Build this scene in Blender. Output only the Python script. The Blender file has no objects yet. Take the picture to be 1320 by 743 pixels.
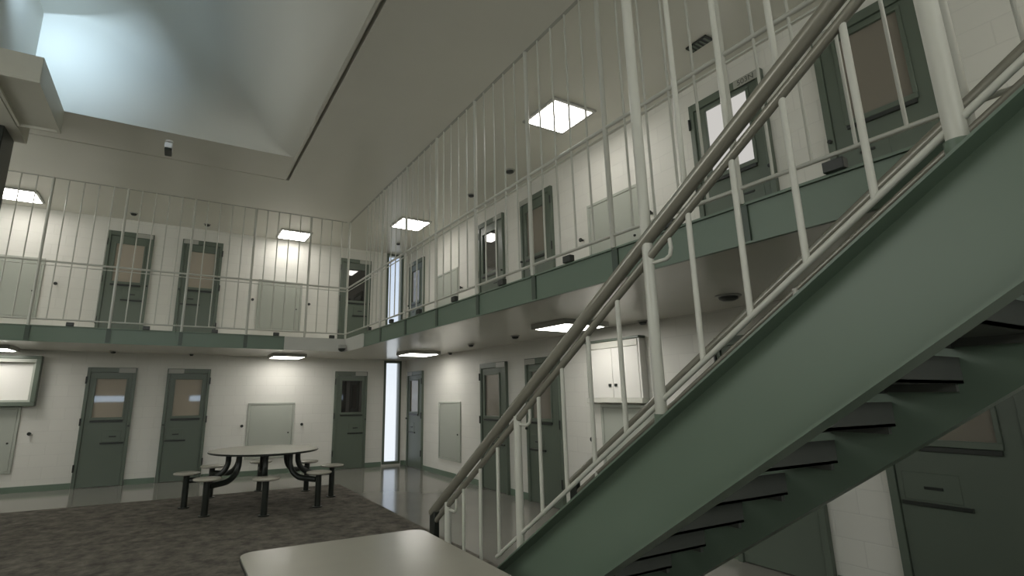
import bpy, bmesh, math, random
from mathutils import Vector, Matrix
random.seed(7)
S = bpy.context.scene
C = S.collection

# ------------------------------------------------------------------ materials
def lin(r, g, b):
    f = lambda c: (c/255/12.92) if c/255 <= 0.04045 else ((c/255+0.055)/1.055)**2.4
    return (f(r), f(g), f(b), 1)

def mat(name, col, rough=0.5, spec=0.5, metal=0.0, noise=0.0, nscale=8.0, bump=0.0, bscale=60.0, coat=0.0):
    m = bpy.data.materials.new(name); m.use_nodes = True
    nt = m.node_tree; b = nt.nodes['Principled BSDF']
    b.inputs['Base Color'].default_value = col
    b.inputs['Roughness'].default_value = rough
    b.inputs['Specular IOR Level'].default_value = spec
    b.inputs['Metallic'].default_value = metal
    b.inputs['Coat Weight'].default_value = coat
    geo = nt.nodes.new('ShaderNodeNewGeometry')
    if noise:
        n = nt.nodes.new('ShaderNodeTexNoise'); n.inputs['Scale'].default_value = nscale; n.inputs['Detail'].default_value = 5
        nt.links.new(geo.outputs['Position'], n.inputs['Vector'])
        mx = nt.nodes.new('ShaderNodeMix'); mx.data_type = 'RGBA'
        mx.inputs['A'].default_value = tuple(c*(1-noise) for c in col[:3])+(1,)
        mx.inputs['B'].default_value = tuple(min(1, c*(1+noise)) for c in col[:3])+(1,)
        nt.links.new(n.outputs['Fac'], mx.inputs['Factor'])
        nt.links.new(mx.outputs['Result'], b.inputs['Base Color'])
    if bump:
        n2 = nt.nodes.new('ShaderNodeTexNoise'); n2.inputs['Scale'].default_value = bscale
        nt.links.new(geo.outputs['Position'], n2.inputs['Vector'])
        bp = nt.nodes.new('ShaderNodeBump'); bp.inputs['Strength'].default_value = bump; bp.inputs['Distance'].default_value = 0.01
        nt.links.new(n2.outputs['Fac'], bp.inputs['Height']); nt.links.new(bp.outputs['Normal'], b.inputs['Normal'])
    return m

def block_wall(name, col):
    m = mat(name, col, 0.55, 0.35)
    nt = m.node_tree; b = nt.nodes['Principled BSDF']
    geo = nt.nodes.new('ShaderNodeNewGeometry'); sp = nt.nodes.new('ShaderNodeSeparateXYZ')
    nt.links.new(geo.outputs['Position'], sp.inputs[0])
    ad = nt.nodes.new('ShaderNodeMath'); ad.operation = 'ADD'
    nt.links.new(sp.outputs['X'], ad.inputs[0]); nt.links.new(sp.outputs['Y'], ad.inputs[1])
    cb = nt.nodes.new('ShaderNodeCombineXYZ')
    nt.links.new(ad.outputs[0], cb.inputs['X']); nt.links.new(sp.outputs['Z'], cb.inputs['Y'])
    br = nt.nodes.new('ShaderNodeTexBrick')
    br.inputs['Scale'].default_value = 1.0
    br.inputs['Brick Width'].default_value = 0.40; br.inputs['Row Height'].default_value = 0.20
    br.inputs['Mortar Size'].default_value = 0.006; br.inputs['Mortar Smooth'].default_value = 0.6
    br.inputs['Color1'].default_value = col
    br.inputs['Color2'].default_value = tuple(c*0.97 for c in col[:3])+(1,)
    br.inputs['Mortar'].default_value = tuple(c*0.92 for c in col[:3])+(1,)
    nt.links.new(cb.outputs[0], br.inputs['Vector'])
    nt.links.new(br.outputs['Color'], b.inputs['Base Color'])
    bp = nt.nodes.new('ShaderNodeBump'); bp.inputs['Strength'].default_value = 0.22; bp.inputs['Distance'].default_value = 0.006; bp.invert = True
    nt.links.new(br.outputs['Fac'], bp.inputs['Height']); nt.links.new(bp.outputs['Normal'], b.inputs['Normal'])
    return m

def emit(name, col, s):
    m = bpy.data.materials.new(name); m.use_nodes = True
    nt = m.node_tree; nt.nodes.clear()
    o = nt.nodes.new('ShaderNodeOutputMaterial'); e = nt.nodes.new('ShaderNodeEmission')
    e.inputs['Color'].default_value = col; e.inputs['Strength'].default_value = s
    nt.links.new(e.outputs[0], o.inputs[0])
    return m

def glass_pane(name, tint=(1, 1, 1, 1)):
    m = bpy.data.materials.new(name); m.use_nodes = True
    nt = m.node_tree; nt.nodes.clear()
    o = nt.nodes.new('ShaderNodeOutputMaterial'); mx = nt.nodes.new('ShaderNodeMixShader')
    t = nt.nodes.new('ShaderNodeBsdfTransparent'); t.inputs[0].default_value = tint
    g = nt.nodes.new('ShaderNodeBsdfGlossy'); g.inputs['Roughness'].default_value = 0.02
    f = nt.nodes.new('ShaderNodeFresnel'); f.inputs['IOR'].default_value = 1.5
    nt.links.new(f.outputs[0], mx.inputs[0]); nt.links.new(t.outputs[0], mx.inputs[1]); nt.links.new(g.outputs[0], mx.inputs[2])
    nt.links.new(mx.outputs[0], o.inputs[0])
    return m

LAMP = 12.8
FILL = 4.1
M = {}
M['wall'] = block_wall('painted_block', (0.70, 0.69, 0.64, 1))
M['plaster'] = mat('white_plaster', (0.56, 0.56, 0.52, 1), 0.5, 0.4, noise=0.03)
M['scoop'] = mat('scoop_plaster', (0.60, 0.595, 0.54, 1), 0.6, 0.3)
M['ceiling'] = mat('ceiling_paint', (0.62, 0.61, 0.55, 1), 0.32, 0.45, noise=0.05, nscale=1.2)
M['soffit'] = mat('soffit_paint', (0.74, 0.73, 0.66, 1), 0.20, 0.5, noise=0.05, nscale=1.5)
M['slab_top'] = mat('deck_concrete', (0.25, 0.25, 0.23, 1), 0.5, noise=0.1)
M['floor'] = mat('polished_concrete', (0.25, 0.24, 0.215, 1), 0.13, 0.6, noise=0.12, nscale=1.6)
M['green'] = mat('green_paint', (0.142, 0.194, 0.147, 1), 0.38, 0.45, noise=0.06, nscale=2.5)
M['door_green'] = mat('dark_green_paint', (0.110, 0.136, 0.106, 1), 0.36, 0.45, noise=0.06, nscale=3)
M['grey_green'] = mat('grey_green_paint', (0.40, 0.42, 0.37, 1), 0.4, 0.4, noise=0.04, nscale=3)
M['white_metal'] = mat('off_white_paint', (0.62, 0.62, 0.56, 1), 0.35, 0.5)
M['bar_metal'] = mat('gallery_bar_paint', (0.48, 0.48, 0.43, 1), 0.35, 0.5)
M['joint'] = mat('joint_green', (0.055, 0.078, 0.058, 1), 0.4)
M['rail_metal'] = mat('rail_steel', (0.27, 0.26, 0.215, 1), 0.24, 0.6, metal=0.25)
M['dark'] = mat('black_green_paint', (0.018, 0.022, 0.018, 1), 0.35, 0.5)
M['tread'] = mat('tread_steel', (0.085, 0.09, 0.08, 1), 0.55, 0.3, noise=0.1)
M['top'] = mat('greige_laminate', (0.47, 0.45, 0.39, 1), 0.22, 0.5, noise=0.05, nscale=5)
M['plate'] = mat('number_plate', (0.38, 0.38, 0.34, 1), 0.4)
M['ink'] = mat('plate_lettering', (0.10, 0.11, 0.095, 1), 0.5)
M['pane'] = mat('backed_glass', (0.205, 0.185, 0.152, 1), 0.03, 0.6, coat=0.3)
M['pane_light'] = mat('pale_backed_glass', (0.36, 0.315, 0.255, 1), 0.03, 0.6, coat=0.3)
M['pane_dark'] = mat('dark_glass', (0.03, 0.028, 0.026, 1), 0.03, 0.8, coat=0.6)
M['pane_lit'] = emit('lit_cell_window', (1.0, 0.97, 0.92, 1), 0.58)
M['lens'] = emit('lamp_lens', (1.0, 0.965, 0.90, 1), LAMP)
M['housing'] = mat('lamp_housing', (0.36, 0.36, 0.33, 1), 0.5)
M['white'] = mat('cabinet_white', (0.72, 0.71, 0.67, 1), 0.35, 0.4)
M['device_white'] = mat('device_white', (0.75, 0.76, 0.77, 1), 0.35)
M['glass'] = glass_pane('window_glass')
M['box'] = mat('duct_paint', (0.50, 0.49, 0.42, 1), 0.5, noise=0.04)
M['fill_pane'] = emit('frosted_fill_pane', (0.98, 1.0, 0.94, 1), FILL)  # glow of the added fill windows out of view
M['sky_pane'] = emit('clerestory_sky', (0.62, 0.80, 1.0, 1), 5.0)
# carpet
def carpet_mat():
    m = mat('carpet_pile', lin(66, 62, 57), 0.95, 0.1)
    nt = m.node_tree; b = nt.nodes['Principled BSDF']
    geo = nt.nodes.new('ShaderNodeNewGeometry')
    n = nt.nodes.new('ShaderNodeTexNoise'); n.inputs['Scale'].default_value = 5.5; n.inputs['Detail'].default_value = 8; n.inputs['Roughness'].default_value = 0.7
    nt.links.new(geo.outputs['Position'], n.inputs['Vector'])
    r = nt.nodes.new('ShaderNodeValToRGB')
    r.color_ramp.elements[0].position = 0.36; r.color_ramp.elements[0].color = (0.085, 0.081, 0.070, 1)
    r.color_ramp.elements[1].position = 0.66; r.color_ramp.elements[1].color = (0.215, 0.195, 0.168, 1)
    nt.links.new(n.outputs['Fac'], r.inputs[0]); nt.links.new(r.outputs[0], b.inputs['Base Color'])
    n2 = nt.nodes.new('ShaderNodeTexNoise'); n2.inputs['Scale'].default_value = 140
    nt.links.new(geo.outputs['Position'], n2.inputs['Vector'])
    bp = nt.nodes.new('ShaderNodeBump'); bp.inputs['Strength'].default_value = 0.5; bp.inputs['Distance'].default_value = 0.01
    nt.links.new(n2.outputs['Fac'], bp.inputs['Height']); nt.links.new(bp.outputs['Normal'], b.inputs['Normal'])
    return m
M['carpet'] = carpet_mat()

# ------------------------------------------------------------------ mesh helpers
class MB:
    def __init__(s): s.bm = bmesh.new()
    def box(s, x0, x1, y0, y1, z0, z1):
        v = [s.bm.verts.new((x, y, z)) for z in (min(z0, z1), max(z0, z1)) for y in (min(y0, y1), max(y0, y1)) for x in (min(x0, x1), max(x0, x1))]
        for f in ((0, 2, 3, 1), (4, 5, 7, 6), (0, 1, 5, 4), (2, 6, 7, 3), (0, 4, 6, 2), (1, 3, 7, 5)):
            s.bm.faces.new([v[i] for i in f])
        return s
    def prism(s, pts, axis, a, b):
        """polygon pts (2D) extruded along axis ('x','y','z') from a to b"""
        def P(p, t):
            return {'x': (t, p[0], p[1]), 'y': (p[0], t, p[1]), 'z': (p[0], p[1], t)}[axis]
        v0 = [s.bm.verts.new(P(p, a)) for p in pts]; v1 = [s.bm.verts.new(P(p, b)) for p in pts]
        n = len(pts)
        s.bm.faces.new(v0[::-1]); s.bm.faces.new(v1)
        for i in range(n): s.bm.faces.new([v0[i], v0[(i+1) % n], v1[(i+1) % n], v1[i]])
        return s
    def tube(s, path, r, seg=14, cap=True):
        path = [Vector(p) for p in path]; rings = []
        up = None
        for i, p in enumerate(path):
            if i == 0: d = path[1]-path[0]
            elif i == len(path)-1: d = path[-1]-path[-2]
            else: d = (path[i+1]-p).normalized()+(p-path[i-1]).normalized()
            d.normalize()
            if up is None:
                ref = Vector((0, 0, 1)) if abs(d.z) < 0.9 else Vector((1, 0, 0))
                a = d.cross(ref).normalized()
            else:
                a = (up-d*up.dot(d)).normalized()
            up = a; b = d.cross(a)
            k = 1.0
            if 0 < i < len(path)-1:
                c = (path[i+1]-p).normalized().dot((p-path[i-1]).normalized()); k = 1/max(0.5, math.sqrt((1+c)/2))
            rings.append([s.bm.verts.new(p+(a*math.cos(t)+b*math.sin(t))*r) for t in [2*math.pi*j/seg for j in range(seg)]])
        for q, w in zip(rings, rings[1:]):
            for j in range(seg):
                f = s.bm.faces.new([q[j], q[(j+1) % seg], w[(j+1) % seg], w[j]]); f.smooth = True
        if cap:
            s.bm.faces.new(rings[0][::-1]); s.bm.faces.new(rings[-1])
        return s
    def lathe(s, prof, cx=0, cy=0, cz=0, seg=40):
        """prof: list of (r, z) bottom to top about a vertical axis; ends close at r=0"""
        rings = []
        for r, z in prof:
            if r <= 1e-6: rings.append([s.bm.verts.new((cx, cy, cz+z))])
            else: rings.append([s.bm.verts.new((cx+r*math.cos(2*math.pi*j/seg), cy+r*math.sin(2*math.pi*j/seg), cz+z)) for j in range(seg)])
        for q, w in zip(rings, rings[1:]):
            for j in range(seg):
                k = (j+1) % seg
                if len(q) == 1 and len(w) > 1: f = s.bm.faces.new([q[0], w[k], w[j]])
                elif len(w) == 1 and len(q) > 1: f = s.bm.faces.new([q[j], q[k], w[0]])
                elif len(q) > 1: f = s.bm.faces.new([q[j], q[k], w[k], w[j]])
                else: continue
                f.smooth = True
        return s
    def build(s, name, m, parent=None, bevel=0.0, loc=None, sharp=True):
        bmesh.ops.recalc_face_normals(s.bm, faces=s.bm.faces)
        me = bpy.data.meshes.new(name); s.bm.to_mesh(me); s.bm.free()
        o = bpy.data.objects.new(name, me); C.objects.link(o)
        me.materials.append(m)
        if parent: o.parent = parent
        if loc: o.location = loc
        if bevel:
            bv = o.modifiers.new('bevel', 'BEVEL'); bv.width = bevel; bv.segments = 2; bv.limit_method = 'ANGLE'; bv.angle_limit = math.radians(40)
        if sharp:
            try: me.set_sharp_from_angle(angle=math.radians(40))
            except Exception: pass
        return o

def thing(name, label, cat, loc=(0, 0, 0), rz=0, group=None):
    o = bpy.data.objects.new(name, None); C.objects.link(o)
    o.location = loc; o.rotation_euler = (0, 0, rz)
    o.empty_display_size = 0.1
    o['label'] = label; o['category'] = cat
    if group: o['group'] = group
    return o
def tag(o, label, cat, group=None):
    o['label'] = label; o['category'] = cat
    if group: o['group'] = group
    return o
def struct(o):
    o['kind'] = 'structure'; return o
def copy_tree(o, parent=None):
    c = o.copy(); C.objects.link(c)
    if parent: c.parent = parent
    for ch in [k for k in o.children]: copy_tree(ch, c)
    return c
RBACK, RRIGHT = 0.0, -math.pi/2     # local -y points into the room

# ------------------------------------------------------------------ dimensions
ZC = 5.07; ZB = 2.42; ZT = 2.67
GY = -1.84; GX = -2.04            # gallery edges (back gallery, right gallery)
XL, YN = -11.0, -17.5             # far limits of the room behind and beside the viewer
SL = 0.685                        # stair slope
TRAY = 0.0

# ------------------------------------------------------------------ room shell
def wall_with_holes_x(name, x0, x1, z0, z1, holes, y0, y1):
    """wall in the xz plane, holes = (xa, xb, za, zb)"""
    m = MB(); xs = sorted({x0, x1, *[h[0] for h in holes], *[h[1] for h in holes]})
    for a, b in zip(xs, xs[1:]):
        hs = sorted([(h[2], h[3]) for h in holes if h[0] <= a+1e-6 and h[1] >= b-1e-6])
        z = z0
        for za, zb in hs:
            if za > z: m.box(a, b, y0, y1, z, za)
            z = zb
        if z < z1: m.box(a, b, y0, y1, z, z1)
    return m
WX0, WX1 = -0.535, -0.155
win_l = (WX0, WX1, 0.07, 2.37); win_u = (WX0, WX1, 2.80, 5.03)
struct(wall_with_holes_x('wall_back', XL-0.2, 0.2, 0, 6.9, [win_l, win_u], 0, 0.22).build('wall_back', M['wall']))
struct(MB().box(0, 0.2, YN, 0, 0, 6.9).build('wall_right', M['wall']))
LFILL = (-10.4, -2.6, 2.9, 4.6); FFILL = (-10.0, -1.5, 2.9, 4.6)  # openings for the added fill windows, left and front
m = MB()
m.box(XL-0.2, XL, YN, LFILL[0], 0, 6.9).box(XL-0.2, XL, LFILL[1], 0, 0, 6.9)
m.box(XL-0.2, XL, LFILL[0], LFILL[1], 0, LFILL[2]).box(XL-0.2, XL, LFILL[0], LFILL[1], LFILL[3], 6.9)
struct(m.build('wall_left', M['wall']))
nh = [(-8.3, -6.75, 1.42, 1.68), (-4.15, -2.6, 1.42, 1.68)]
nhw = nh+[FFILL]
struct(wall_with_holes_x('wall_front', XL-0.2, 0.2, 0, 6.9, nhw, YN-0.2, YN).build('wall_front', M['wall']))
struct(MB().box(XL-0.2, 0.2, YN-0.2, 0.22, -0.2, 0).build('floor', M['floor']))

# ceiling with a shallow tray (seen as a dark step line) and a daylight well cut through it
WL, WR, WF, WN = -6.86, -3.69, -4.43, -8.3        # well: left, right, far, near
TX, TY = -3.60, -3.51
def ceiling():
    m = MB()
    zt = ZC+TRAY
    m.box(XL-0.2, 0.2, TY, 0.22, ZC, ZC+0.3)                  # over the back gallery
    m.box(TX, 0.2, YN-0.2, TY, ZC, ZC+0.3)                    # over the right gallery
    gx, gy = TX-0.045, TY-0.022                               # open joints round the middle field
    m.box(XL-0.2, WL, YN-0.2, gy, zt, zt+0.23)
    m.box(WR, gx, YN-0.2, gy, zt, zt+0.23)
    m.box(WL, WR, WF, gy, zt, zt+0.23)
    m.box(WL, WR, YN-0.2, WN, zt, zt+0.23)
    m.box(gx, TX, YN-0.2, TY, zt+0.09, zt+0.23); m.box(XL-0.2, gx, gy, TY, zt+0.09, zt+0.23)
    return m
struct(ceiling().build('ceiling', M['ceiling']))
# daylight scoop: flat far wall, vaulted roof that runs down into the flat ceiling on its right side
PROF = [(WL, 6.34), (-6.55, 6.43), (-6.2, 6.50), (-5.85, 6.53), (-5.5, 6.49), (-5.25, 6.38), (-5.0, 6.18), (-4.75, 5.94), (-4.5, 5.69),
        (-4.25, 5.45), (-4.05, 5.27), (-3.88, 5.15), (WR, ZC+0.002)]
def scoop():
    m = MB(); bm = m.bm
    pts = []
    for k in range(len(PROF)-1):            # Catmull-Rom smoothing of the roof line
        p0, p1, p2, p3 = (PROF[max(k-1, 0)], PROF[k], PROF[k+1], PROF[min(k+2, len(PROF)-1)])
        for q in range(4):
            t = q/4
            f = lambda a, b, c, d: 0.5*(2*b+(c-a)*t+(2*a-5*b+4*c-d)*t*t+(3*b-a-3*c+d)*t**3)
            pts.append((f(p0[0], p1[0], p2[0], p3[0]), f(p0[1], p1[1], p2[1], p3[1])))
    pts.append(PROF[-1])
    yf, yn = WF-0.004, WN
    # each section: up the far wall, round a fillet that widens to the right, then back along the roof
    rows = []; n = 10
    for x, z in pts:
        u = min(1, max(0, (x-WL-0.25)/1.5)); u = u*u*(3-2*u)
        r = max(0.0005, min(0.02+0.75*u, 0.85*(z-ZC)))
        sec = [(x, yf, ZC+0.001)]
        for k in range(n+1):
            t = math.pi/2*k/n
            sec.append((x, yf-r*(1-math.cos(t)), max(ZC+0.0015, z-r*(1-math.sin(t)))))
        sec.append((x, yn, z))
        rows.append([bm.verts.new(p) for p in sec])
    for a, b in zip(rows, rows[1:]):
        for k in range(len(a)-1):
            bm.faces.new([a[k], b[k], b[k+1], a[k+1]]).smooth = True
    nw = [bm.verts.new((x, yn, z)) for x, z in pts]
    nb = [bm.verts.new((x, yn, ZC+0.001)) for x, z in pts]
    for k in range(len(pts)-2): bm.faces.new([nw[k], nw[k+1], nb[k+1], nb[k]])
    return m
struct(scoop().build('wall_skylight', M['scoop']))
# left wall of the well with its clerestory window
CW = (-6.7, -6.0, 5.75, 6.28)
mw = MB()
for (ya, yb, za, zb) in ((WN, CW[0], ZC+TRAY, 6.36), (CW[1], WF, ZC+TRAY, 6.36), (CW[0], CW[1], ZC+TRAY, CW[2]), (CW[0], CW[1], CW[3], 6.36)):
    mw.box(WL-0.18, WL+0.004, ya, yb, za, zb)
struct(mw.build('wall_clerestory', M['scoop']))
w3 = MB()
for (ya, yb, za, zb) in ((CW[0], CW[1], CW[2], CW[2]+0.03), (CW[0], CW[1], CW[3]-0.03, CW[3]), (CW[0], CW[0]+0.03, CW[2], CW[3]), (CW[1]-0.03, CW[1], CW[2], CW[3])):
    w3.box(WL-0.16, WL-0.12, ya, yb, za, zb)
w3o = struct(w3.build('window_3', M['green']))
MB().box(WL-0.15, WL-0.145, CW[0]+0.02, CW[1]-0.02, CW[2]+0.02, CW[3]-0.02).build('window_pane', M['sky_pane'], w3o)
L = bpy.data.lights.new('clerestory_daylight', 'AREA'); L.shape = 'RECTANGLE'; L.size = 0.4; L.size_y = 0.4; L.energy = 12.5; L.color = (0.60, 0.80, 1.0); L.spread = math.radians(92)
lo = bpy.data.objects.new('clerestory_daylight', L); C.objects.link(lo)
lo.location = (WL+0.16, -6.1, 6.10)
lo.rotation_euler = (Vector((-6.72, WF, 5.90))-Vector(lo.location)).to_track_quat('-Z', 'Y').to_euler()

# upper floor slab
def slab():
    m = MB()
    m.box(XL, 0, GY, 0, ZB, ZT)
    m.box(GX, 0, YN, GY, ZB, ZT)
    return m
struct(slab().build('floor_upper', M['soffit']))

# baseboards
bbm = MB()
bl_doors = [(-6.36, -5.56), (-5.07, -4.28), (-1.74, -0.97), (WX0-0.05, WX1+0.05)]
x = XL
for a, b in bl_doors:
    bbm.box(x, a, -0.015, 0, 0, 0.10); x = b
bbm.box(x, 0, -0.015, 0, 0, 0.10)
struct(bbm.build('baseboard_back', M['green']))
bbm = MB(); y = -0.015
for a, b in [(-0.20, -1.07), (-3.64, -4.52), (-5.06, -5.92), (-8.49, -9.37), (-9.85, -10.74)]:
    bbm.box(-0.015, 0, y, a, 0, 0.10); y = b
bbm.box(-0.015, 0, y, YN, 0, 0.10)
struct(bbm.build('baseboard_right', M['green']))

# ------------------------------------------------------------------ windows
def window(name, h):
    x0, x1, z0, z1 = h
    t = 0.045
    m = MB()
    m.box(x0-0.03, x0+t*0.5, -0.02, 0.10, z0-0.03, z1+0.03); m.box(x1-t*0.5, x1+0.03, -0.02, 0.10, z0-0.03, z1+0.03)
    m.box(x0+t*0.5, x1-t*0.5, -0.02, 0.10, z1-t*0.5, z1+0.03); m.box(x0+t*0.5, x1-t*0.5, -0.02, 0.10, z0-0.03, z0+t*0.5)
    o = struct(m.build(name, M['door_green']))
    MB().box(x0+0.02, x1-0.02, 0.05, 0.056, z0+0.02, z1-0.02).build('window_pane', M['glass'], o)
    return o
window('window_1', win_l); window('window_2', win_u)
for i, h in enumerate(nh):
    x0, x1, z0, z1 = h
    m = MB()
    for a in ((x0-0.04, x1+0.04, z0-0.04, z0), (x0-0.04, x1+0.04, z1, z1+0.04), (x0-0.04, x0, z0, z1), (x1, x1+0.04, z0, z1)):
        m.box(a[0], a[1], YN-0.02, YN+0.02, a[2], a[3])
    o = struct(m.build('window_%d' % (4+i), M['door_green']))
    MB().box(x0, x1, YN-0.1, YN-0.094, z0, z1).build('window_pane', M['sky_pane'], o)
# glowing fill panes added as high windows in the unseen front and left walls
def fill_ribbon(name, along_x, a, b, z0, z1, p):
    m = MB(); n = 6
    B = (lambda u0, u1, w0, w1: m.box(u0, u1, p-0.10, p-0.03, w0, w1)) if along_x else (lambda u0, u1, w0, w1: m.box(p-0.10, p-0.03, u0, u1, w0, w1))
    B(a, b, z0, z0+0.05); B(a, b, z1-0.05, z1)
    for i in range(n+1):
        u = a+(b-a)*i/n; B(max(a, u-0.025), min(b, u+0.025), z0+0.05, z1-0.05)
    o = struct(m.build(name, M['door_green']))
    for i in range(n):
        u0 = a+(b-a)*i/n+0.03; u1 = a+(b-a)*(i+1)/n-0.03
        q = MB()
        if along_x: q.box(u0, u1, p-0.08, p-0.07, z0+0.05, z1-0.05)
        else: q.box(p-0.08, p-0.07, u0, u1, z0+0.05, z1-0.05)
        q.build('window_pane', M['fill_pane'], o)  # glowing pane, added as room fill
fill_ribbon('window_6', True, *FFILL, YN); fill_ribbon('window_7', False, *LFILL, XL)

# ------------------------------------------------------------------ doors
DW, DH = 0.80, 2.13
ndoor = [0]
def text_mesh(txt, size):
    cu = bpy.data.curves.new('t', 'FONT'); cu.body = txt; cu.size = size; cu.extrude = 0.0015
    cu.align_x = 'CENTER'; cu.align_y = 'CENTER'
    ob = bpy.data.objects.new('t', cu); C.objects.link(ob)
    bpy.context.view_layer.update()
    me = bpy.data.meshes.new_from_object(ob.evaluated_get(bpy.context.evaluated_depsgraph_get()))
    bpy.data.objects.remove(ob)
    return me
def door(wall, p0, p1, z, lock, gl=(0.16, 0.63, 1.22, 1.92), pane='pane', plate=None, text=None, label=None):
    """wall 'b' or 'r'; p0 is the viewer's left edge, p1 the right edge"""
    w = abs(p1-p0)
    ndoor[0] += 1
    e = bpy.data.objects.new('door_%d' % ndoor[0], None); C.objects.link(e); e['kind'] = 'structure'
    if label: e['label'] = label
    if wall == 'b': e.location = ((p0+p1)/2, 0, z); e.rotation_euler = (0, 0, RBACK)
    else: e.location = (0, (p0+p1)/2, z); e.rotation_euler = (0, 0, RRIGHT)
    h = w/2; ft = 0.055
    f = MB()
    f.box(-h, -h+ft, -0.055, 0, 0, DH); f.box(h-ft, h, -0.055, 0, 0, DH); f.box(-h+ft, h-ft, -0.055, 0, DH-0.09, DH)
    f.build('door_frame', M['door_green'], e, 0.004)
    g0, g1, gz0, gz1 = -h+gl[0], -h+gl[1], gl[2], gl[3]
    lf = MB()
    a, b = -h+ft+0.004, h-ft-0.004
    lf.box(a, g0, -0.035, 0, 0.01, DH-0.095); lf.box(g1, b, -0.035, 0, 0.01, DH-0.095)
    lf.box(g0, g1, -0.035, 0, 0.01, gz0); lf.box(g0, g1, -0.035, 0, gz1, DH-0.095)
    leaf = lf.build('door_leaf', M['door_green'], e)
    wf = MB(); t = 0.03
    wf.box(g0-t, g1+t, -0.05, -0.035, gz1, gz1+t); wf.box(g0-t, g1+t, -0.055, -0.035, gz0-t*1.6, gz0)
    wf.box(g0-t, g0, -0.05, -0.035, gz0, gz1); wf.box(g1, g1+t, -0.05, -0.035, gz0, gz1)
    wf.build('window_frame', M['door_green'], leaf, 0.004)
    MB().box(g0, g1, -0.022, -0.016, gz0, gz1).build('glass', M[pane], e)
    MB().box(g0-0.02, g1+0.02, -0.06, -0.036, gz0-0.085, gz0-0.05).build('window_sill', M['dark'], leaf, 0.003)
    s = 1 if lock == 'R' else -1
    # food port ledge, its flap and latch
    xa, xb = (h-ft-0.02, -0.05) if s > 0 else (-h+ft+0.02, 0.05)
    MB().box(min(xa, xb), max(xa, xb), -0.058, -0.035, 0.745, 0.772).build('port_ledge', M['dark'], leaf, 0.003)
    MB().box(min(xa, xb)+0.02, max(xa, xb)-0.05, -0.041, -0.035, 0.785, 0.98).build('port_flap', M['door_green'], leaf, 0.003)
    xm = (xa+xb)/2
    MB().box(xm-0.055, xm+0.055, -0.052, -0.041, 0.865, 0.885).build('latch', M['dark'], leaf, 0.002)
    kx = (h-0.028)*s
    kn = MB().tube([(kx, -0.055, 1.06), (kx, -0.085, 1.06)], 0.018, 12)
    kn.build('lock_knob', M['dark'], e, 0.003)
    for hz in (0.28, 1.08, 1.83):
        hx = -s*(h-0.002)
        MB().tube([(hx, -0.062, hz), (hx, -0.062, hz+0.13)], 0.014, 10).build('hinge', M['dark'], e)
    ps = s if plate is None else plate
    if ps:
        cx = ps*(h-0.155)
        pl = MB().box(cx-0.135, cx+0.135, -0.062, -0.055, DH-0.095, DH-0.01).build('number_plate', M['plate'], e, 0.002)
        if text:
            me = text_mesh(text, 0.082); me.materials.clear(); me.materials.append(M['ink'])
            to = bpy.data.objects.new('plate_number', me); C.objects.link(to); to.parent = pl
            to.location = (cx, -0.0635, DH-0.053); to.rotation_euler = (math.pi/2, 0, 0)
    return e
up = (0.16, 0.63, 1.12, 1.88)
door('b', -6.35, -5.57, 0, 'R', pane='pane_light'); door('b', -5.06, -4.29, 0, 'L', pane='pane_light'); door('b', -1.73, -0.98, 0, 'R', pane='pane_dark')
door('b', -6.35, -5.57, ZT, 'R', up, pane='pane_light'); door('b', -5.06, -4.29, ZT, 'L', up, pane='pane_light'); door('b', -1.73, -0.98, ZT, 'R', up, pane='pane_dark')
door('r', -0.21, -1.06, 0, 'L'); door('r', -3.65, -4.51, 0, 'R'); door('r', -5.07, -5.91, 0, 'L')
door('r', -8.50, -9.36, 0, 'R'); door('r', -9.86, -10.73, 0, 'L', (0.19, 0.68, 1.22, 1.92))
door('r', -0.21, -1.06, ZT, 'L', up); door('r', -3.65, -4.51, ZT, 'R', up, pane='pane_dark'); door('r', -5.07, -5.91, ZT, 'L', up)
door('r', -8.50, -9.36, ZT, 'R', (0.20, 0.68, 1.20, 1.98), pane='pane_lit', text='503N')
door('r', -9.85, -10.73, ZT, 'L', (0.19, 0.65, 1.20, 1.97))

# ------------------------------------------------------------------ wall panels
def panel(wall, p0, p1, z0, z1, label, group):
    w = abs(p1-p0); h = w/2
    loc, rz = (((p0+p1)/2, 0, z0), RBACK) if wall == 'b' else ((0, (p0+p1)/2, z0), RRIGHT)
    e = thing('access_panel', label, 'panel', loc, rz, group)
    H = z1-z0; t = 0.04
    m = MB()
    m.box(-h, h, -0.03, 0, 0, t); m.box(-h, h, -0.03, 0, H-t, H); m.box(-h, -h+t, -0.03, 0, t, H-t); m.box(h-t, h, -0.03, 0, t, H-t)
    m.build('panel_frame', M['grey_green'], e, 0.004)
    MB().box(-h+t+0.004, h-t-0.004, -0.022, -0.002, t+0.004, H-t-0.004).build('panel_door', M['grey_green'], e, 0.003)
    MB().tube([(h-t-0.07, -0.022, H*0.45), (h-t-0.07, -0.034, H*0.45)], 0.016, 12).build('latch', M['dark'], e)
    return e
pg = 'grey green access panels on the block walls'
panel('b', -3.52, -2.58, 0.32, 1.45, 'grey green steel access panel on lower back wall behind round table', pg)
panel('b', -3.52, -2.58, 2.98, 4.10, 'grey green access panel on upper back wall between the doors, behind railing bars', pg)
panel('b', -8.16, -7.22, 0.32, 1.43, 'grey access panel at left picture edge, below the dark framed case', pg)
panel('b', -8.19, -7.25, 2.98, 4.11, 'grey access panel at far left of upper gallery wall', pg)
panel('r', -1.88, -2.83, 0.32, 1.45, 'grey access panel on lower right wall beside the corner door', pg)
panel('r', -1.75, -2.74, 2.98, 4.17, 'small looking grey access panel on upper right wall nearest the tall corner window', pg)
panel('r', -6.72, -7.64, 0.32, 1.44, 'grey access panel under the white wall cabinet behind stair railing', pg)
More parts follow.
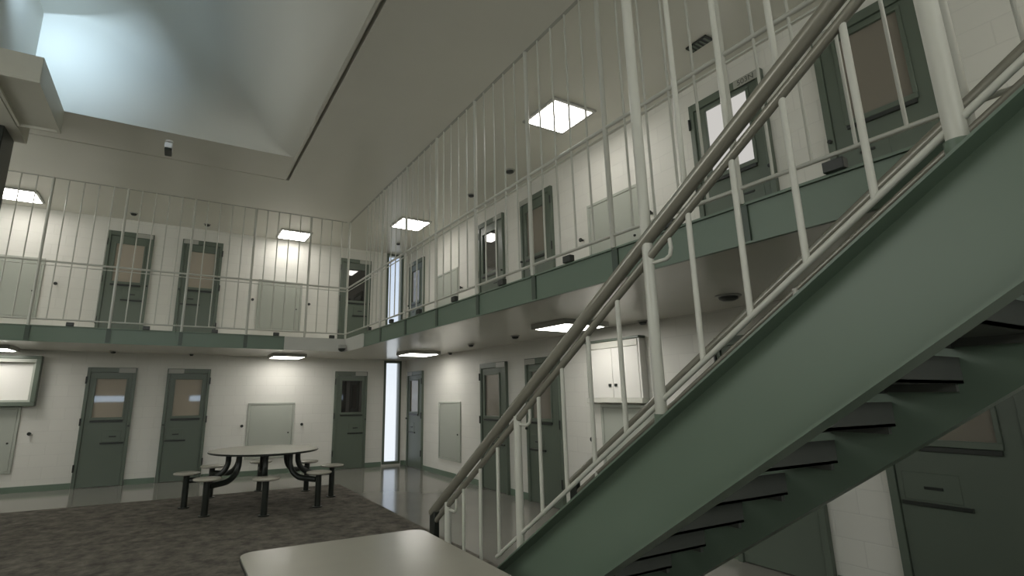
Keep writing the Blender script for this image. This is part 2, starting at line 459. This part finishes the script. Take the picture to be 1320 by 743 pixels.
panel('r', -6.69, -7.64, 2.98, 4.19, 'large grey access panel on upper right wall above the stair handrail', pg)

# small dark wall knobs beside the panels
def knob(wall, p, z, label):
    loc, rz = ((p, 0, z), RBACK) if wall == 'b' else ((0, p, z), RRIGHT)
    e = thing('wall_knob', label, 'knob', loc, rz, 'small dark round knobs beside the access panels')
    MB().tube([(0, 0, 0), (0, -0.012, 0)], 0.026, 14).build('rose', M['white_metal'], e)
    MB().tube([(0, -0.012, 0), (0, -0.05, 0)], 0.016, 12).build('stem', M['dark'], e)
    MB().tube([(0, -0.05, 0), (0, -0.07, 0)], 0.03, 14).build('cap', M['dark'], e, 0.004)
for w, p, z, l in [
    ('b', -7.05, 0.97, 'small dark round knob on back wall below the dark framed case'),
    ('b', -7.04, 3.65, 'small dark round knob on upper back wall left of leftmost upper door'),
    ('b', -3.62, 0.99, 'small dark round knob left of the lower panel behind round table'),
    ('b', -2.42, 0.99, 'small dark round knob right of the lower panel behind round table'),
    ('b', -3.62, 3.63, 'small dark round knob left of the upper back wall panel'),
    ('b', -2.42, 3.62, 'small dark round knob right of the upper back wall panel'),
    ('r', -2.92, 3.70, 'small dark round knob right of the first upper panel on right wall'),
    ('r', -6.56, 3.72, 'small dark round knob left of the large upper panel on right wall'),
    ('r', -7.82, 3.73, 'small dark round knob right of the large upper panel, beside tall stair post'),
    ('r', -6.56, 0.99, 'small dark round knob left of the panel under the white cabinet')]:
    knob(w, p, z, l)

# framed display case (left) and wall cabinet (right)
e = thing('display_case', 'dark green framed case with white back on lower back wall at left edge', 'case', (-7.60, 0, 1.44), RBACK)
h, H, t = 0.57, 0.87, 0.07
m = MB()
for a in ((-h, h, 0, t), (-h, h, H-t*0.8, H), (-h, -h+t, t, H-t*0.8), (h-t, h, t, H-t*0.8)): m.box(a[0], a[1], -0.16, 0, a[2], a[3])
m.build('case_frame', M['door_green'], e, 0.006)
MB().box(-h+t, h-t, -0.02, 0, t, H-t*0.8).build('back_panel', M['white'], e)
m = MB()
for a in ((-h+t, h-t, t, t+0.035), (-h+t, h-t, H-t*0.8-0.06, H-t*0.8), (h-t-0.035, h-t, t+0.035, H-t*0.8-0.06)): m.box(a[0], a[1], -0.145, -0.02, a[2], a[3])
m.build('inner_trim', M['grey_green'], e, 0.004)

e = thing('wall_cabinet', 'white double door wall cabinet with pale ledge on right wall, behind stair bars', 'cabinet', (0, -7.06, 1.46), RRIGHT)
h, H, d = 0.47, 0.80, 0.10
MB().box(-h, -h+0.03, -d, 0, 0.06, H-0.03).build('side_panel', M['door_green'], e, 0.003)
MB().box(h-0.03, h, -d, 0, 0.06, H-0.03).build('side_panel', M['white'], e, 0.003)
MB().box(-h-0.01, h+0.01, -d-0.02, 0, H-0.03, H).build('top_panel', M['door_green'], e, 0.004)
MB().box(-h-0.01, h+0.01, -d-0.03, 0, 0, 0.06).build('ledge', M['white_metal'], e, 0.006)
MB().box(-h+0.03, h-0.03, -d+0.02, 0, 0.06, H-0.03).build('cabinet_body', M['white'], e)
for s in (-1, 1):
    dd = MB().box(0.003*s, (h-0.032)*s, -d-0.004, -d+0.018, 0.065, H-0.12).build('cabinet_door', M['white'], e, 0.003)
    MB().box(0.05*s-0.018, 0.05*s+0.018, -d-0.022, -d-0.004, 0.20, 0.235).build('pull', M['dark'], dd, 0.003)
MB().box(-h+0.03, h-0.03, -d-0.012, -d+0.018, H-0.115, H-0.035).build('valance', M['white_metal'], e, 0.004)

# ------------------------------------------------------------------ lamps
def lamp(x, y, z, label, drop=0.008, body=0.06):
    e = thing('ceiling_light', label, 'light', (x, y, z), 0, 'square ceiling lights')
    o = 0.335
    m = MB()
    m.box(-o, o, -o, o, -body, 0)
    m.build('housing', M['housing'], e, 0.005)
    m = MB(); a, b = 0.295, 0.265
    v0 = [m.bm.verts.new((sx*a, sy*a, -body)) for sx, sy in ((-1, -1), (1, -1), (1, 1), (-1, 1))]
    v1 = [m.bm.verts.new((sx*b, sy*b, -body-drop)) for sx, sy in ((-1, -1), (1, -1), (1, 1), (-1, 1))]
    m.bm.faces.new(v0); m.bm.faces.new(v1[::-1])
    for i in range(4): m.bm.faces.new([v0[i], v1[i], v1[(i+1) % 4], v0[(i+1) % 4]])
    m.build('diffuser', M['lens'], e)
    return e
lamp(-0.95, -2.42, ZC, 'square lit ceiling light over right gallery nearest the corner window', 0.015, 0.03)
lamp(-0.95, -7.28, ZC, 'largest square lit ceiling light over right gallery, above the grey panel', 0.015, 0.03)
lamp(-2.93, -0.52, ZC, 'square lit ceiling light over back gallery, right of the two upper doors', 0.015, 0.03)
lamp(-7.66, -0.72, ZC, 'square lit ceiling light at far left of back gallery ceiling', 0.015, 0.03)
lamp(-0.74, -2.42, ZB, 'slim lit lamp under right gallery above the tall corner window')
lamp(-0.76, -7.05, ZB, 'slim lit lamp under right gallery partly hidden by stair handrail')
lamp(-2.93, -0.66, ZB, 'slim lit lamp under back gallery above round table')
lamp(-7.66, -0.66, ZB, 'slim lit lamp under back gallery at left edge above framed case')
lamp(-0.95, -14.2, ZC, 'added square fill light over right gallery past the stair, beyond the picture', 0.015, 0.03)  # this lamp and the next two are unseen, added for overall brightness
lamp(-9.6, -8.5, ZC, 'added square fill light near the left wall beside the fill windows, outside the picture', 0.015, 0.03)
lamp(-7.5, -16.4, ZC, 'added square fill light nearest the front wall, behind the viewer', 0.015, 0.03)

# ------------------------------------------------------------------ gallery edge beams
def beam(horizontal, a, b, name, label):
    e = thing(name, label, 'beam')
    m = MB()
    if horizontal:
        m.box(a, b, GY-0.012, GY, ZB+0.001, ZT-0.002)
        m.box(a, b, GY-0.03, GY, ZT-0.014, ZT+0.001); m.box(a, b, GY-0.03, GY, ZB, ZB+0.012)
    else:
        m.box(GX-0.012, GX, a, b, ZB+0.001, ZT-0.002)
        m.box(GX-0.03, GX, a, b, ZT-0.014, ZT+0.001); m.box(GX-0.03, GX, a, b, ZB, ZB+0.012)
    m.build('web_plate', M['green'], e)
    return e
LP = [-2.85-1.03*i for i in range(8)]          # posts of the back railing (x)
RP = [-3.88-1.06*i for i in range(9)]          # posts of the right railing (y)
bb = beam(True, XL, -3.21, 'edge_beam', 'dark green steel beam along the edge of the back gallery')
br_ = beam(False, -3.01, YN, 'edge_beam', 'dark green steel beam along the edge of the right gallery behind stair')
for x in LP[1:]:
    MB().box(x-0.03, x+0.03, GY-0.026, GY-0.012, ZB+0.012, ZT-0.014).build('joint_plate', M['joint'], bb)
for y in RP:
    MB().box(GX-0.026, GX-0.012, y-0.03, y+0.03, ZB+0.012, ZT-0.014).build('joint_plate', M['joint'], br_)
# white concrete edge at the gallery corner
m = MB()
m.box(-3.21, GX, GY-0.02, GY, ZB, ZT); m.box(GX-0.02, GX, -3.01, GY-0.02, ZB, ZT)
struct(m.build('trim_1', M['plaster']))

# ------------------------------------------------------------------ gallery railings
ZRB, ZRT = 2.765, 3.68
def railing(horizontal, posts, start, end, label):
    e = thing('gallery_railing', label, 'railing')
    pl = (GY-0.03) if horizontal else (GX-0.03)
    P = (lambda t, z: (t, pl, z)) if horizontal else (lambda t, z: (pl, t, z))
    step = abs(posts[1]-posts[0])/5
    ztop = ZC+0.004
    MB().tube([P(start, ZRT), P(end, ZRT)], 0.017, 12).build('top_rail', M['bar_metal'], e)
    MB().tube([P(start, ZRT-0.062), P(end, ZRT-0.062)], 0.008, 8).build('lower_rail', M['bar_metal'], e)
    MB().tube([P(start, ZRB), P(end, ZRB)], 0.013, 10).build('bottom_rail', M['bar_metal'], e)
    ta, tb_ = min(start, end), (-2.13 if horizontal else start)
    tk = MB()
    if horizontal: tk.box(ta, tb_, pl-0.018, pl+0.018, ZC-0.006, ZC)
    else: tk.box(pl-0.018, pl+0.018, ta, tb_, ZC-0.006, ZC)
    tk.build('ceiling_track', M['housing'], e)
    for p in posts:
        if p < end: continue
        MB().tube([P(p, ZT-0.005), P(p, ztop)], 0.021, 14).build('post', M['bar_metal'], e)
        f = p+2.5*step
        MB().box(*( (f-0.05, f+0.05, pl-0.03, pl+0.02) if horizontal else (pl-0.03, pl+0.02, f-0.05, f+0.05)), ZT, ZT+0.06).build('foot_block', M['dark'], e, 0.004)
    t = start-step*0.5; k = 0
    t = posts[0]+step*4
    while t > end:
        if all(abs(t-p) > step*0.3 for p in posts) and t < start+0.01:
            MB().tube([P(t, ZRB-0.01), P(t, ztop)], 0.0092, 8).build('bar', M['bar_metal'], e)
        t -= step
    return e
r1 = railing(True, LP, -2.097, -9.95, 'white barred railing to the ceiling along the back gallery')
r2 = railing(False, RP, -1.87, -13.4, 'white barred railing to the ceiling along the right gallery behind stair')
MB().tube([(GX-0.03, GY-0.03, ZT-0.005), (GX-0.03, GY-0.03, ZC+0.004)], 0.022, 14).build('post', M['bar_metal'], r2)

# ------------------------------------------------------------------ stair
XN, XF = -3.20, -2.13
st = thing('staircase', 'dark green steel staircase rising to the right with open treads and white railings', 'staircase', (0, 0, 0))
yw = lambda z, w: (w-z)/SL
zw = lambda y, w: w-SL*y
WT, WB = -5.75, -6.16
YTOP = -12.3
def stringer(xweb0, xweb1, xf0, xf1):
    m = MB()
    ft = 0.010
    full = [(yw(0, WT), 0), (yw(0, WB), 0), (YTOP, zw(YTOP, WB)), (YTOP, zw(YTOP, WT))]
    m.prism(full, 'x', xweb0, xweb1)
    tf = [(yw(0, WT), 0), (yw(0, WT-ft), 0), (YTOP, zw(YTOP, WT-ft)), (YTOP, zw(YTOP, WT))]
    m.prism(tf, 'x', xf0, xf1)
    bf = [(yw(0, WB+ft), 0), (yw(0, WB), 0), (YTOP, zw(YTOP, WB)), (YTOP, zw(YTOP, WB+ft))]
    m.prism(bf, 'x', xf0, xf1)
    return m
stringer(XN+0.025, XN+0.037, XN-0.05, XN+0.025).build('stringer', M['green'], st)
stringer(XF-0.037, XF-0.025, XF-0.025, XF+0.035).build('stringer', M['green'], st)
RISE = 2.67/15; RUN = RISE/SL
for i in range(1, 15):
    z = RISE*i; yn = yw(z, -5.83)
    m = MB()
    m.box(XN+0.037, XF-0.037, yn-RUN-0.02, yn, z-0.012, z)
    m.box(XN+0.037, XF-0.037, yn-0.012, yn, z-0.05, z-0.012)
    m.box(XN+0.037, XF-0.037, yn-RUN-0.02, yn-RUN-0.008, z-0.012, z+0.092)
    m.box(XN+0.037, XN+0.062, yn-RUN, yn-0.012, z-0.045, z-0.012)
    m.box(XF-0.062, XF-0.037, yn-RUN, yn-0.012, z-0.045, z-0.012)
    m.build('tread', M['tread'], st)
MB().box(XN+0.02, XF+0.03, YTOP-1.2, yw(2.67, -5.83), ZT-0.06, ZT-0.001).build('landing', M['tread'], st)

def slant(m, w):
    """cut the lowest ring of an upright tube along the stringer's slope"""
    zmin = min(v.co.z for v in m.bm.verts)
    for v in m.bm.verts:
        if v.co.z < zmin+1e-4: v.co.z = zw(v.co.y, w)
    return m
WA, WBR, WLO = -4.977, -5.062, -5.668
def rails(x, y0, y1, far=False):
    """double inclined rail, bottom rail"""
    wa, wb, wl = (WA, WBR, WLO) if not far else (WA-0.035, WBR-0.06, WLO-0.03)
    P = lambda y, w: (x, y, zw(y, w))
    MB().tube([P(y0, wa), P(y1, wa)], 0.030, 18).build('handrail', M['rail_metal'], st)
    MB().tube([P(y0-0.05, wb), P(y1, wb)], 0.018, 14).build('lower_rail', M['rail_metal'], st)
    if not far: MB().tube([P(yw(0.64, wl), wl), P(y1, wl)], 0.011, 10).build('bottom_rail', M['white_metal'], st)
    # end drop of the rails
    MB().box(x-0.022, x+0.022, y0-0.075, y0+0.005, zw(y0, wa)-0.21, zw(y0, wa)+0.02).build('rail_end', M['dark'], st, 0.006)
rails(XN, -8.33, -12.6)
rails(XF, -8.62, -12.6, True)
NP = {-8.58: 'p', -9.46: 'p', -10.50: 'tall', -11.56: 'newel'}
ys_near = [-8.58, -8.81, -9.03, -9.24, -9.46, -9.67, -9.88, -10.09, -10.30, -10.50, -10.72, -10.93, -11.14, -11.355, -11.56, -11.77, -11.98, -12.19]
for y in ys_near:
    zb = max(0.0, zw(y, WLO)) if y > -9.2 else zw(y, WLO)
    if y > -9.1: zb = 0.0
    k = NP.get(y)
    if k in ('p',):
        z0 = 0.0 if y > -9.1 else zw(y, WT)-0.002
        pm = MB().tube([(XN, y, z0), (XN, y, zw(y, WBR)+0.022)], 0.0225, 16)
        if y < -9.1: slant(pm, WT-0.002)
        pm.build('post', M['white_metal'], st, 0.003)
    elif k in ('tall', 'newel'):
        r = 0.0235 if k == 'tall' else 0.025
        z0 = zw(y, WT)-0.02
        slant(MB().tube([(XN, y, z0), (XN, y, ZC+TRAY+0.004)], r, 18), WT-0.002).build('tall_post', M['white_metal'], st)
        slant(MB().tube([(XN, y, z0-0.01), (XN, y, z0+0.055)], r+0.006, 18), WT-0.001).build('post_sleeve', M['green'], st)
    else:
        MB().tube([(XN, y, zb), (XN, y, zw(y, WBR)-0.005)], 0.011, 10).build('baluster', M['white_metal'], st)
        if y < -10.5:
            MB().tube([(XN, y, zw(y, WA)+0.005), (XN, y, ZC+TRAY+0.004)], 0.011, 10).build('upper_bar', M['white_metal'], st)
for i in range(16):
    y = -8.92-0.2*i
    thick = i in (0, 8)
    z0 = max(0.0, zw(y, WT)) if y < -8.4 else 0
    MB().tube([(XF, y, z0), (XF, y, zw(y, WBR-0.06)+0.01)], 0.022 if thick else 0.011, 12).build('post' if thick else 'baluster', M['white_metal'], st)
# bent rail brackets under the lower rail beside the posts
for y in (-8.58, -9.46, -10.50):
    x = XN+0.004
    z1 = zw(y-0.11, WBR)
    pts = [(x, y-0.115, z1), (x, y-0.12, z1-0.055), (x, y-0.112, z1-0.085), (x, y-0.09, z1-0.098), (x, y-0.015, z1-0.098)]
    MB().tube(pts, 0.0085, 10).build('rail_bracket', M['white_metal'], st)

# ------------------------------------------------------------------ round table with eight seats
tb = thing('round_table', 'round greige table with eight attached stools standing on the carpet', 'table', (-3.6, -3.1, 0.012))
ZTT = 0.765
MB().lathe([(0, ZTT-0.028), (0.79, ZTT-0.028), (0.80, ZTT-0.02), (0.80, ZTT-0.004), (0.796, ZTT-0.003), (0, ZTT-0.003)], seg=72).build('table_rim', M['dark'], tb)
MB().lathe([(0, ZTT-0.003), (0.788, ZTT-0.003), (0.794, ZTT), (0, ZTT+0.001)], seg=72).build('tabletop', M['top'], tb)
MB().lathe([(0, ZTT-0.05), (0.58, ZTT-0.05), (0.58, ZTT-0.028), (0, ZTT-0.028)], seg=48).build('support_plate', M['dark'], tb)
SZ = 0.485
seat0 = None
def arm_path():
    p = [(0.50, 0, ZTT-0.045), (0.50, 0, 0.62)]
    for k in range(0, 9):
        t = math.pi/2*k/8
        p.append((0.50+0.26*(1-math.cos(t)), 0, 0.62-0.24*math.sin(t)))
    p.append((1.0, 0, 0.372))
    return p
arm_me = MB().tube(arm_path(), 0.040, 16).build('seat_arm', M['dark'], tb)
leg_me = MB().tube([(1.04, 0, 0), (1.04, 0, SZ-0.03)], 0.043, 18).build('leg', M['dark'], tb)
seat_me = MB().lathe([(0, SZ-0.03), (0.16, SZ-0.03), (0.178, SZ-0.02), (0.18, SZ-0.006), (0.172, SZ), (0, SZ+0.001)], cx=1.04, seg=40).build('stool_seat', M['top'], tb)
foot_me = MB().lathe([(0, 0), (0.075, 0), (0.075, 0.012), (0, 0.012)], cx=1.04, seg=24).build('foot_plate', M['dark'], tb)
for k in range(8):
    a = math.radians(-6+45*k)
    for o in (arm_me, leg_me, seat_me, foot_me):
        c = o if k == 0 else o.copy()
        if k: C.objects.link(c); c.parent = tb
        c.rotation_euler = (0, 0, a)

# ------------------------------------------------------------------ foreground table
ft = thing('square_table', 'pale greige table with rounded corners in the bottom foreground', 'table', (-4.02, -9.33, 0.012))
def rrect(hx, hy, r, n=8):
    pts = []
    for cx, cy, a0 in ((hx-r, hy-r, 0), (-hx+r, hy-r, 90), (-hx+r, -hy+r, 180), (hx-r, -hy+r, 270)):
        for k in range(n+1):
            t = math.radians(a0+90*k/n); pts.append((cx+r*math.cos(t), cy+r*math.sin(t)))
    return pts
MB().prism(rrect(0.535, 0.56, 0.085), 'z', 0.70, 0.724).build('table_rim', M['dark'], ft, 0.004)
MB().prism(rrect(0.533, 0.558, 0.083), 'z', 0.724, 0.73).build('tabletop', M['top'], ft, 0.003)
MB().tube([(0, 0, 0.012), (0, 0, 0.70)], 0.06, 20).build('pedestal', M['dark'], ft)
MB().prism(rrect(0.33, 0.33, 0.06), 'z', 0, 0.014).build('base_plate', M['dark'], ft, 0.003)
MB().box(-0.38, 0.38, -0.05, 0.05, 0.66, 0.70).box(-0.05, 0.05, -0.38, 0.38, 0.66, 0.70).build('support_frame', M['dark'], ft)

# ------------------------------------------------------------------ carpet
tag(MB().box(-6.98, -2.12, -8.2, -2.05, 0, 0.012).build('carpet', M['carpet']), 'worn dark grey brown carpet covering the middle of the polished floor', 'carpet')

# ------------------------------------------------------------------ duct box and column at upper left
db = bpy.data.objects.new('trim_2', None); C.objects.link(db); db.location = (-6.69, -5.02, 4.77); struct(db)
m = MB(); hx, hy = 0.21, 0.62
m.box(-hx, hx, -hy, hy, 0.03, 0.30)
m.build('casing', M['box'], db, 0.006)
m = MB(); m.box(-hx+0.0, hx, -hy, -hy+0.03, 0, 0.03); m.box(-hx, hx, hy-0.03, hy, 0, 0.03); m.box(-hx, -hx+0.03, -hy+0.03, hy-0.03, 0, 0.03); m.box(hx-0.03, hx, -hy+0.03, hy-0.03, 0, 0.03)
m.build('bottom_flange', M['box'], db)
cl = thing('column', 'dark green steel column at far left beside the hanging duct', 'column', (-7.24, -4.0, 0))
MB().box(-0.21, 0.21, -0.35, 0.10, 0, ZC+TRAY-0.30).build('shaft', M['dark'], cl, 0.01)
MB().box(-0.24, 0.33, -1.6, 0.13, ZC+TRAY-0.30, ZC+TRAY).build('cap_beam', M['box'], cl, 0.006)

# ------------------------------------------------------------------ small ceiling fittings
e = thing('security_camera', 'small white security camera hanging from the ceiling under the daylight glow', 'camera', (-5.33, -4.15, ZC+TRAY))
MB().lathe([(0, -0.02), (0.045, -0.02), (0.05, -0.01), (0.05, 0), (0, 0)], seg=24).build('mount', M['device_white'], e)
MB().tube([(0, 0, -0.02), (0, -0.02, -0.10)], 0.014, 10).build('bracket', M['dark'], e)
MB().box(-0.05, 0.05, -0.14, 0.06, -0.15, -0.075).build('camera_body', M['device_white'], e, 0.012)
MB().box(-0.045, 0.045, -0.13, 0.10, -0.185, -0.15).build('camera_base', M['dark'], e, 0.008)
def detector(x, y, z, r, label, dark=True):
    e = thing('ceiling_detector', label, 'detector', (x, y, z), 0, 'small dark ceiling detectors')
    MB().lathe([(0, -0.015), (r*0.9, -0.015), (r, -0.008), (r, 0), (0, 0)], seg=24).build('base', M['housing'], e)
    MB().lathe([(0, -0.05), (r*0.45, -0.048), (r*0.7, -0.035), (r*0.75, -0.015), (0, -0.015)], seg=24).build('head', M['dark'], e)
for x, y, z, r, l in [
    (-5.94, -0.5, ZC, 0.07, 'small dark detector on upper ceiling above the leftmost upper door'),
    (-4.65, -0.43, ZC, 0.07, 'small dark detector on upper ceiling above second upper door from left'),
    (-0.65, -0.96, ZC, 0.06, 'small dark detector on upper ceiling above tall corner window'),
    (-0.62, -4.40, ZC, 0.07, 'small dark detector on ceiling over right gallery above dark reflecting door'),
    (-0.58, -5.58, ZC, 0.09, 'dark detector on ceiling over right gallery just beyond the largest light'),
    (-5.97, -0.36, ZB, 0.06, 'small dark detector under back gallery above the leftmost lower door'),
    (-4.68, -0.26, ZB, 0.05, 'small dark detector under back gallery above second lower door from left'),
    (-0.57, -4.25, ZB, 0.06, 'dark detector under right gallery above the door with hinges on left'),
    (-0.12, -2.60, ZB, 0.05, 'tiny dark detector under right gallery close to the wall, near corner'),
    (-0.61, -5.65, ZB, 0.07, 'dark detector under right gallery left of handrail beside the slim lamp'),
    (-0.12, -7.63, ZB, 0.06, 'small dark detector under right gallery above white cabinet'),
    (-0.67, -9.14, ZB, 0.11, 'wide dark detector under right gallery, right of tall stair post')]:
    detector(x, y, z, r, l)
e = thing('ceiling_vent', 'dark slotted vent on ceiling over right gallery above numbered door', 'vent', (-0.58, -9.09, ZC))
MB().box(-0.06, 0.06, -0.12, 0.12, -0.02, 0).build('vent_frame', M['dark'], e, 0.004)
m = MB()
for i in range(5): m.box(-0.05, 0.05, -0.10+0.045*i, -0.08+0.045*i, -0.026, -0.02)
m.build('slats', M['door_green'], e)
e = thing('dome_camera', 'black dome camera under the white gallery corner', 'camera', (-2.16, -1.99, ZB+0.07))
MB().box(-0.05, 0.07, -0.05, 0.07, -0.02, 0.05).build('mount', M['housing'], e, 0.004)
MB().lathe([(0, -0.085), (0.04, -0.075), (0.065, -0.045), (0.07, -0.02), (0, -0.02)], seg=24).build('dome', M['dark'], e)

# ------------------------------------------------------------------ world
w = bpy.data.worlds.new('World'); S.world = w; w.use_nodes = True
nt = w.node_tree; bg = nt.nodes['Background']
tc = nt.nodes.new('ShaderNodeTexCoord'); sp = nt.nodes.new('ShaderNodeSeparateXYZ'); cr = nt.nodes.new('ShaderNodeValToRGB')
nt.links.new(tc.outputs['Generated'], sp.inputs[0]); nt.links.new(sp.outputs['Z'], cr.inputs[0])
cr.color_ramp.elements[0].position = 0.0; cr.color_ramp.elements[0].color = (0.82, 0.88, 0.93, 1)
cr.color_ramp.elements[1].position = 0.5; cr.color_ramp.elements[1].color = (0.28, 0.42, 0.66, 1)
nt.links.new(cr.outputs[0], bg.inputs[0]); bg.inputs[1].default_value = 1.15

# ------------------------------------------------------------------ camera
W_, H_ = 1320, 743
cx, cy, cz = -4.9535, -12.0403, 1.5531
yaw, pit, rol, fpx, sx, sy = 0.5062, 0.2226, -0.0072, 674.19, -57.865, -12.851
fw = Vector((math.sin(yaw)*math.cos(pit), math.cos(yaw)*math.cos(pit), math.sin(pit)))
rt = Vector((math.cos(yaw), -math.sin(yaw), 0)); upv = rt.cross(fw)
Rv = math.cos(rol)*rt+math.sin(rol)*upv; Uv = -math.sin(rol)*rt+math.cos(rol)*upv
cam = bpy.data.cameras.new('camera'); co = bpy.data.objects.new('camera', cam); C.objects.link(co)
mt = Matrix((Rv, Uv, -fw)).transposed().to_4x4(); mt.translation = Vector((cx, cy, cz))
co.matrix_world = mt
cam.sensor_fit = 'HORIZONTAL'; cam.sensor_width = 36; cam.lens = fpx/W_*36
cam.shift_x = -sx/W_; cam.shift_y = sy/W_
cam.clip_start = 0.05; cam.clip_end = 200
S.camera = co

# ------------------------------------------------------------------ colour management
S.view_settings.view_transform = 'Standard'; S.view_settings.look = 'None'
S.view_settings.gamma = 1; S.view_settings.use_curve_mapping = False
S.view_settings.exposure = 0.0
try:
    S.cycles.use_denoising = True
    S.cycles.max_bounces = 10; S.cycles.diffuse_bounces = 6; S.cycles.sample_clamp_indirect = 6
except Exception: pass
